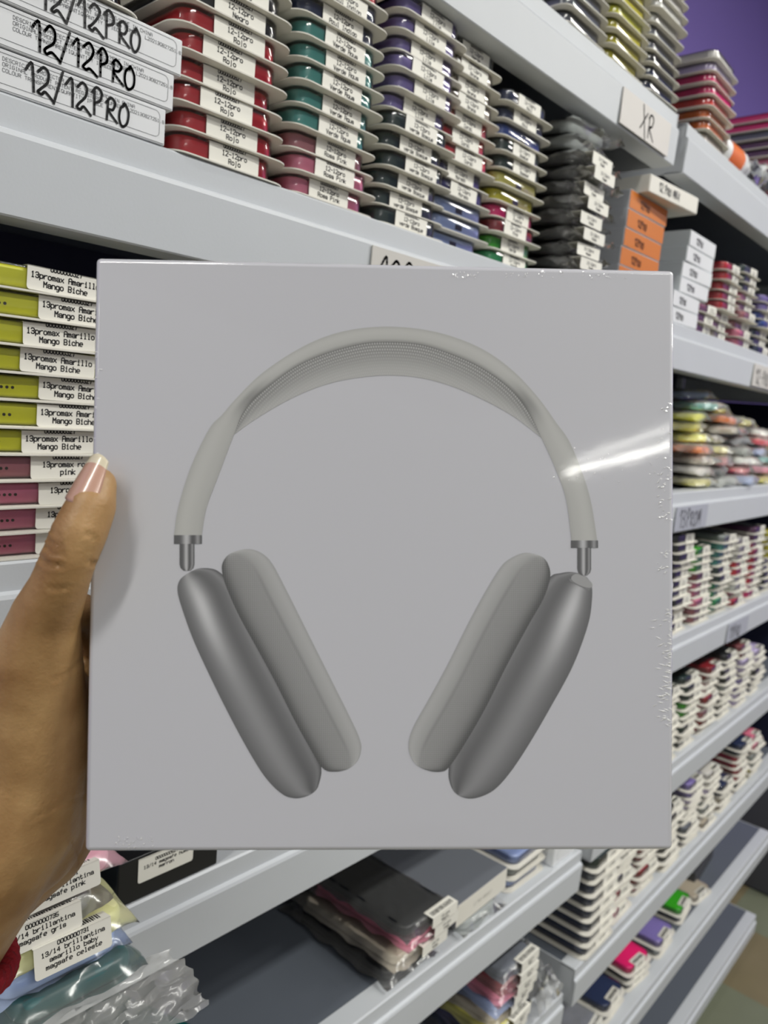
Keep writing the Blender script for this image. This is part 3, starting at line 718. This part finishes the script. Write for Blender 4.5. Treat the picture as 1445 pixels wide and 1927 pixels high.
# printed picture of the headphones: dense flat mesh with ink colours
M_print = mat('headphone_print_ink', '#808080', .45, coat=1.0, coat_rough=.055, bump=.035, bump_scale=60)
_nt = M_print.node_tree; _at = _nt.nodes.new('ShaderNodeAttribute'); _at.attribute_name = 'ink'; _nt.links.new(_at.outputs['Color'], _nt.nodes['Principled BSDF'].inputs['Base Color'])
PV, PF, PC = [], [], []
def put(px, py, c, lift):
    q = on_face(px, py); PV.append((q.x, -.00008-lift, q.z)); PC.append(tuple(c) if isinstance(c, (tuple, list)) else (c, c, c))
def strip(A, B, nu, colfn, lift):
    """A and B: matching polylines in print coordinates; fills the band between them"""
    n0 = len(PV)
    for j, (a, b) in enumerate(zip(A, B)):
        for i in range(nu+1):
            u = i/nu; x, y = a[0]+(b[0]-a[0])*u, a[1]+(b[1]-a[1])*u; put(x, y, colfn(u, j/(len(A)-1), x, y), lift)
    for j in range(len(A)-1):
        for i in range(nu): q = n0+j*(nu+1)+i; PF.append((q, q+1, q+nu+2, q+nu+1))
def resample(p, n):
    p = [Vector((a[0], a[1], 0)) for a in p]; L = [0]
    for a, b in zip(p[:-1], p[1:]): L.append(L[-1]+(b-a).length)
    out = []; k = 0
    for i in range(n+1):
        t = L[-1]*i/n
        while k < len(p)-2 and L[k+1] < t: k += 1
        out.append(p[k].lerp(p[k+1], (t-L[k])/max(L[k+1]-L[k], 1e-9)))
    return out
def Z4(l): return [(300+x/1.7, 580+y/1.7, 0) for x, y in l]
def Z5(l): return [(300+x/1.7, 1000+y/1.7, 0) for x, y in l]
def scan(poly, ang, nv, nu, colfn, lift):
    """fills a closed outline with rows running across its axis"""
    P = cat_rom(poly, 8, True); c, s = math.cos(ang), math.sin(ang)
    R = [(p.x*c+p.y*s, -p.x*s+p.y*c) for p in P]     # (along, across)
    lo, hi = min(a for a, b in R), max(a for a, b in R); A, B = [], []
    for j in range(nv+1):
        t = j/nv; a = lo+(hi-lo)*(.5-.5*math.cos(math.pi*t)); a = min(max(a, lo+.02), hi-.02); xs = []
        for (a0, b0), (a1, b1) in zip(R, R[1:]+R[:1]):
            if (a0-a)*(a1-a) <= 0 and a0 != a1: xs.append(b0+(b1-b0)*(a-a0)/(a1-a0))
        b0, b1 = min(xs), max(xs)
        A.append((a*c-b0*s, a*s+b0*c)); B.append((a*c-b1*s, a*s+b1*c))
    strip(A, B, nu, colfn, lift)
def sm(a, b, x): t = min(1, max(0, (x-a)/(b-a))); return t*t*(3-2*t)
def g(x, m, w): return math.exp(-((x-m)/w)**2)
outer = cat_rom(Z4([(47, 728), (60, 640), (100, 510), (160, 385), (200, 342), (240, 295), (320, 215), (420, 145), (520, 95), (620, 68), (730, 59), (840, 68), (940, 92), (1040, 135), (1130, 200), (1210, 285), (1270, 368), (1310, 425), (1350, 520), (1380, 620), (1400, 745)]), 8)
inner = cat_rom(Z4([(135, 728), (150, 640), (185, 545), (238, 405), (270, 330), (330, 265), (430, 190), (530, 145), (640, 115), (720, 108), (830, 115), (930, 145), (1030, 190), (1120, 255), (1180, 330), (1222, 415), (1265, 510), (1300, 610), (1318, 745)]), 8)
can_u = cat_rom(Z4([(238, 405), (270, 330), (330, 265), (430, 190), (530, 145), (640, 115), (720, 108), (830, 115), (930, 145), (1030, 190), (1120, 255), (1180, 330), (1222, 415)]), 8)
can_l = cat_rom(Z4([(238, 405), (300, 360), (400, 300), (500, 255), (600, 228), (720, 215), (830, 222), (930, 248), (1030, 290), (1130, 345), (1222, 415)]), 8)
def band_col(u, v, x, y):
    mid = sm(.2, .3, v)*(1-sm(.7, .8, v))
    c = .455+.05*g(u, .35, .3)-.04*g(u, 0, .12)-.13*sm(.72, 1.0, u)*mid-.04*sm(.8, 1, u)
    c -= .19*g(v, .245, .034)*sm(.1, .6, u)+.19*g(v, .757, .034)*sm(.1, .6, u)
    return (c, c*1.0, c*.955)
def canopy_col(u, v, x, y):
    c = .22+.21*sm(.05, .95, u)-.07*(1-sm(0, .10, u))
    wd = 1-abs(2*v-1)**2.2; row = u*11*max(.25, wd); n = math.floor(row); a = v*150+.5*(n % 2)
    k = math.exp(-(((row-n-.5)/.26)**2+((a-math.floor(a)-.5)/.24)**2))
    c += .42*k*(1-sm(.06, .62, u))*(.45+.55*g(v, .5, .4))+.06*k
    return (c, c, c*.97)
nn = 150
strip(resample(can_u, 700), resample(can_l, 700), 48, canopy_col, .00003)
strip(resample(outer, nn), resample(inner, nn), 14, band_col, .00006)
def metal(u, v, x, y):
    c = .10+.42*g(u, .45, .13)+.22*g(u, .85, .07)-.05*g(u, .62, .08); return (c, c, c*1.02)
for (x0, x1, y0, y1, s0, s1, t1) in ((327.5, 380, 1007, 1023.5, 338, 366, 1074), (1074, 1125, 1017, 1031, 1086, 1112, 1083)):
    strip([(s0, y1), (s0, t1-12), (s0+2, t1-5), (s0+8, t1)], [(s1, y1), (s1, t1-12), (s1-2, t1-5), (s1-8, t1)], 14, metal, .00004)
    strip([(x0, y0), (x0, y1)], [(x1, y0), (x1, y1)], 24, metal, .00007)
cupL = Z5([(85, 138), (120, 120), (160, 118), (192, 130), (232, 172), (272, 260), (330, 380), (400, 510), (462, 625), (510, 730), (518, 765), (512, 800), (500, 828), (470, 847), (430, 853), (390, 838), (340, 788), (290, 710), (230, 600), (170, 480), (110, 350), (72, 245), (58, 190), (64, 158)])
cushL = Z5([(200, 125), (205, 95), (225, 72), (260, 59), (298, 58), (335, 75), (365, 110), (412, 200), (472, 320), (542, 460), (602, 580), (635, 650), (645, 690), (635, 730), (605, 758), (562, 768), (522, 757), (480, 690), (430, 600), (370, 480), (310, 370), (255, 270), (215, 180)])
cupR = Z5([(1250, 145), (1280, 134), (1320, 130), (1360, 142), (1381, 170), (1383, 220), (1370, 300), (1322, 430), (1252, 560), (1182, 680), (1122, 770), (1072, 825), (1022, 850), (980, 853), (945, 835), (928, 800), (925, 762), (935, 695), (995, 590), (1064, 460), (1134, 330), (1195, 210)])
cushR = Z5([(1249, 150), (1245, 110), (1225, 82), (1190, 70), (1160, 70), (1125, 85), (1095, 110), (1050, 180), (990, 290), (920, 430), (860, 540), (815, 620), (798, 670), (800, 710), (820, 745), (860, 765), (900, 768), (925, 755), (970, 690), (1040, 570), (1110, 430), (1180, 300), (1228, 215)])
def cup_col(flip):
    def fn(u, v, x, y):
        e = u if flip else 1-u          # 0 at the outer edge
        c = .185+.34*g(e, .36, .13)*(.10+.90*g(v, .25, .15))+.055*g(e, .38, .2)-.05*g(e, .68, .12)+.06*g(e, .90, .05)*(1-.5*v)-.09*g(e, 1, .04)-.05*g(e, 0, .12)
        c += .05*g(v, .02, .04)-.03*sm(.6, 1, v)
        c = max(.06, c); return (c, c*1.0, c*1.02)
    return fn
def cush_col(flip):
    def fn(u, v, x, y):
        e = u if flip else 1-u          # 0 at the cup seam
        c = .30-.19*g(e, 0, .15)-.04*g(e, .2, .2)+.08*sm(.55, .8, e)+.06*g(e, .92, .12)-.06*g(e, .66, .035)*sm(.12, .3, v)*(1-sm(.75, .95, v))-.04*g(e, 1, .04)
        k = math.sin((x+y)*.80)*math.sin((x-y)*.80); c += .045*k*(1-.6*sm(.6, .8, e))
        c += .10*g(v, 0, .06)+.03*g(v, 1, .05)
        return (c, c, c*.985)
    return fn
aL, aR = math.atan2(735-120, 470-110), math.atan2(740-140, 960-1330)
scan(cupL, aL, 90, 34, cup_col(False), .00003); scan(cushL, aL, 320, 110, cush_col(False), .00006)
scan(cupR, aR, 90, 34, cup_col(True), .00003); scan(cushR, aR, 320, 110, cush_col(True), .00006)
cr = [(1078, 1082), (1112, 1101), (1108, 1112), (1072, 1094)]
strip([cr[3], (1070, 1088)], [cr[2], (1113, 1106)], 30, lambda u, v, x, y: (.22+.12*math.sin(u*95),)*3, .00008)
scan([(1076, 1084, 0), (1086, 1080, 0), (1104, 1088, 0), (1114, 1099, 0), (1110, 1106, 0), (1092, 1102, 0), (1076, 1092, 0)], math.radians(28), 16, 6, lambda u, v, x, y: (.36, .36, .36), .00010)
pm = bpy.data.meshes.new('headphone_print'); pm.from_pydata(PV, [], PF); pm.materials.append(M_print)
ca = pm.color_attributes.new('ink', 'FLOAT_COLOR', 'POINT'); ca.data.foreach_set('color', [x for c in PC for x in (c[0], c[1], c[2], 1.0)])
# faces outward
pm.update()
if sum(p.normal.y for p in list(pm.polygons)[:500]) > 0: pm.flip_normals()
po = link('headphone_print', pm, hb); po['label'] = 'grey picture of over-ear headphones printed on the box front'
# shrink film puckers along the edges and lamp streak, their glints painted white
M_film = clear_mat('film_pucker_glint', (1, 1, 1, 1), 2.5, .32, white=.85)
fm = MB()
def pucker(px, py, L, wd, ang):
    q = on_face(px, py); s = .0002
    a = Vector((math.cos(ang), 0, math.sin(ang))); b = Vector((-math.sin(ang), 0, math.cos(ang)))
    c = Vector((q.x, -.0002, q.z)); n = len(fm.v)
    lim = lambda v: (min(max(v.x, -BW/2+.0006), BW/2-.0006), v.y, min(max(v.z, -BH/2+.0006), BH/2-.0006))
    fm.v += [lim(c-a*L), lim(c+b*wd), lim(c+a*L), lim(c-b*wd), lim(c+Vector((0, -wd*.5, 0)))]
    for f in ((0, 1, 4), (1, 2, 4), (2, 3, 4), (3, 0, 4)): fm.f.append((n+f[0], n+f[1], n+f[2])); fm.m.append(0)
rs = random.Random(5)
for i in range(60):
    pucker(rs.uniform(1235, 1262), rs.choice([rs.uniform(755, 900), rs.uniform(890, 980), rs.uniform(1020, 1080)]), rs.uniform(.0003, .0011), rs.uniform(.00012, .0003), rs.uniform(-.5, .9))
for i in range(75):
    pucker(1264-abs(rs.gauss(0, 14)), rs.uniform(1140, 1370), rs.uniform(.0005, .0020), rs.uniform(.00012, .00025), rs.uniform(-.5, .5))
for i in range(60):
    pucker(rs.choice([rs.uniform(945, 1060), rs.uniform(1095, 1185), rs.uniform(850, 900)]), rs.uniform(511, 524), rs.uniform(.0002, .0006), rs.uniform(.0001, .0002), rs.uniform(.6, 2.2))
for i in range(22):
    pucker(rs.uniform(215, 300), rs.uniform(1575, 1596), rs.uniform(.0003, .001), rs.uniform(.0001, .0002), rs.uniform(.3, 2.4))
for i in range(18):
    pucker(rs.uniform(177, 190), rs.uniform(650, 1000), rs.uniform(.0003, .0012), rs.uniform(.0001, .0002), rs.uniform(-.3, .3))
for i in range(24):
    pucker(rs.uniform(1040, 1240), 888-(rs.uniform(0, 60))*.8+rs.uniform(-4, 30), rs.uniform(.0002, .0005), rs.uniform(.0001, .0002), rs.uniform(0, 3))
fm.build('shrink_film_pucker', M_film, hb)['kind'] = 'stuff'

# ------------------------------------------------------------------ the hand
def capsule_chain(mb, pts):
    """closed tapered tube with round ends through (point, radius) pairs"""
    for (a, ra), (b, rb_) in zip(pts[:-1], pts[1:]):
        a, b = Vector(a), Vector(b); d = (b-a); L = d.length; t = d.normalized(); x = t.orthogonal().normalized(); y = t.cross(x); seg = 20; rings = []
        for k in range(1, 6): th = math.pi/2*(1-k/5); rings.append((a-t*ra*math.sin(th), ra*math.cos(th)))
        for k in range(0, 5): th = math.pi/2*k/5; rings.append((b+t*rb_*math.sin(th), max(rb_*math.cos(th), 1e-5)))
        rings = [(a-t*ra, 1e-5)]+rings+[(b+t*rb_, 1e-5)]
        mb.rings([[c+(x*math.cos(2*math.pi*q/seg)+y*math.sin(2*math.pi*q/seg))*r for q in range(seg)] for c, r in rings])
def J(px, py, d, rpx): return (at_depth(px, py, d), rpx*d/F)
hm = MB()
TH = [J(186, 912, .2775, 34), J(172, 952, .2745, 46), J(150, 1002, .2725, 51), J(129, 1052, .2725, 50), J(110, 1105, .2760, 54), J(86, 1160, .2820, 64), J(68, 1240, .2900, 84), J(62, 1330, .298, 96), J(60, 1430, .305, 102), J(30, 1540, .310, 118), J(-60, 1650, .312, 138)]
capsule_chain(hm, TH)
WR = J(-80, 1640, .318, 135)
for pts in ([J(205, 1185, .352, 44), J(300, 1150, .386, 36), J(420, 1130, .3845, 31), J(500, 1126, .3838, 27)],
            [J(200, 1265, .356, 45), J(312, 1248, .387, 36), J(450, 1240, .385, 31), J(535, 1240, .384, 27)],
            [J(195, 1345, .354, 44), J(302, 1348, .386, 35), J(430, 1352, .3848, 30), J(512, 1356, .384, 26)],
            [J(188, 1430, .350, 38), J(285, 1448, .385, 30), J(375, 1462, .384, 26), J(432, 1468, .3835, 23)]):
    capsule_chain(hm, pts); capsule_chain(hm, [WR, (WR[0].lerp(pts[0][0], .6), .0165), pts[0]])
capsule_chain(hm, [J(150, 1150, .305, 36), J(185, 1190, .335, 48)])
capsule_chain(hm, [J(75, 1330, .318, 100), J(80, 1480, .322, 105), J(45, 1575, .322, 108)])
capsule_chain(hm, [J(115, 1540, .345, 80), J(75, 1590, .338, 88), J(-50, 1660, .325, 120)])
capsule_chain(hm, [J(-62, 1640, .314, 143), J(-142, 1765, .310, 146), J(-300, 2020, .300, 156), J(-460, 2280, .29, 168)])
ho = hm.build('person_raw', mat('skin', '#a5764c', .5))
md = ho.modifiers.new('remesh', 'REMESH'); md.mode = 'VOXEL'; md.voxel_size = .0014; md.adaptivity = 0
ms = ho.modifiers.new('smooth', 'SMOOTH'); ms.factor = .5; ms.iterations = 9
dg = bpy.context.evaluated_depsgraph_get(); hme = bpy.data.meshes.new_from_object(ho.evaluated_get(dg)); bpy.data.objects.remove(ho)
# skin folds: the vertices near each crease line sink a little
creases = [([(84, 1004), (96, 1020), (118, 1030)], .0006), ([(80, 1020), (94, 1036), (120, 1044)], .0005), ([(74, 1050), (92, 1062), (116, 1064)], .0007), ([(88, 992), (100, 1003), (112, 1008)], .0004),
           ([(160, 1003), (172, 1008), (180, 1016)], .0005), ([(166, 1055), (174, 1060), (184, 1062)], .0005), ([(92, 1106), (112, 1108), (130, 1104)], .0003),
           ([(60, 1540), (110, 1516), (156, 1500)], .00032), ([(0, 1486), (60, 1512), (110, 1516)], .00022), ([(110, 1560), (140, 1590), (150, 1625)], .0003), ([(100, 1280), (130, 1265), (155, 1240)], .0003)]
CK = 1.7
cl = [([Vector((x, y)) for x, y in [(q.x, q.y) for q in cat_rom([(a, b, 0) for a, b in c], 6)]], dpt) for c, dpt in creases]
def toscreen(p):
    q = p-EYE; z = q.dot(FW); return Vector((W/2+F*q.dot(RT)/z, H/2-F*q.dot(UP)/z)), z
nrm = [v.normal.copy() for v in hme.vertices]
for v, n in zip(hme.vertices, nrm):
    if n.dot(v.co-EYE) > 0: continue
    s, z = toscreen(v.co)
    if not (-20 < s.x < 230 and 850 < s.y < 1700): continue
    for c, dpt in cl:
        dd = min((s-a).length for a in c)
        if dd < 16: v.co -= n*(CK*dpt*(math.exp(-(dd/3.6)**2)-.28*math.exp(-((dd-8)/4)**2)))
hme.polygons.foreach_set('use_smooth', [True]*len(hme.polygons))
def skin_mat():
    m = mat('skin_tone', '#a5764c', .46, sss=.12, bump=.22, bump_scale=700); nt = m.node_tree; b = nt.nodes['Principled BSDF']
    tc = nt.nodes.new('ShaderNodeTexCoord'); n = nt.nodes.new('ShaderNodeTexNoise'); n.inputs['Scale'].default_value = 45; n.inputs['Detail'].default_value = 6
    r = nt.nodes.new('ShaderNodeValToRGB'); r.color_ramp.elements[0].color = rgb('#926b40'); r.color_ramp.elements[1].color = rgb('#c09a69'); r.color_ramp.elements[0].position = .3; r.color_ramp.elements[1].position = .72
    nt.links.new(tc.outputs['Object'], n.inputs['Vector']); nt.links.new(n.outputs[0], r.inputs[0]); nt.links.new(r.outputs[0], b.inputs['Base Color'])
    return m
hme.materials.clear(); hme.materials.append(skin_mat())
hand = link('person', hme); tag(hand, 'person holding up the headphone box with one bare left hand', 'person')
# thumbnail: curved plate over the back of the thumb tip
ax0, ax1 = TH[0][0], TH[2][0]; t = (ax0-ax1).normalized()
tc_ = (EYE-ax0).normalized(); tc_ = (tc_-t*tc_.dot(t)).normalized(); lf = t.cross(tc_).normalized()
if lf.dot(RT) > 0: lf = -lf
nd = (tc_*math.cos(math.radians(38))+lf*math.sin(math.radians(38))); ns = t.cross(nd)
nb = MB(); nu, nv = 14, 16; base = ax1.lerp(ax0, .44); Ln = .0198
for j in range(nv+1):
    v = j/nv
    for i in range(nu+1):
        u = i/nu*2-1
        taper = 1-.25*v*v; a = u*math.radians(50)*taper
        rr = .0084-.0018*v
        end = Ln*(v-.10*u*u*(1 if v > .5 else -1)*(abs(v-.5)*2))
        c = base+t*end
        nb.v.append(tuple(c+(nd*math.cos(a)+ns*math.sin(a))*rr+nd*(.0003-.0008*v*v)))
for j in range(nv):
    for i in range(nu): a = j*(nu+1)+i; nb.f.append((a, a+1, a+nu+2, a+nu+1)); nb.m.append(1 if j >= nv-3 else 0)
no = nb.build('thumbnail', [mat('nail', '#c39a86', .25, coat=.5), mat('nail_tip', '#d8cdb2', .3, coat=.5)], hand, True)
sd = no.modifiers.new('thick', 'SOLIDIFY'); sd.thickness = .0007; sd.offset = 0
# red knitted bracelet round the wrist
axa, axb = at_depth(-62, 1640, .314), at_depth(-300, 2020, .300); td = (axb-axa).normalized(); cc = at_depth(-136, 1762, .3105); x = td.orthogonal().normalized(); y = td.cross(x)
bb = MB(); R0 = .0342
for k in range(3):
    pts = []
    for i in range(121):
        a = 2*math.pi*i/120; ph = a*14+k*2*math.pi/3
        pts.append(cc+(x*math.cos(a)+y*math.sin(a))*(R0+.0022*math.cos(ph))+td*.0028*math.sin(ph))
    bb.tube(pts, .0025, 8)
tag(bb.build('bracelet', mat('red_yarn', '#8e1420', .8, bump=.5, bump_scale=900), None, True), 'red braided yarn bracelet on the wrist at the left edge', 'bracelet')
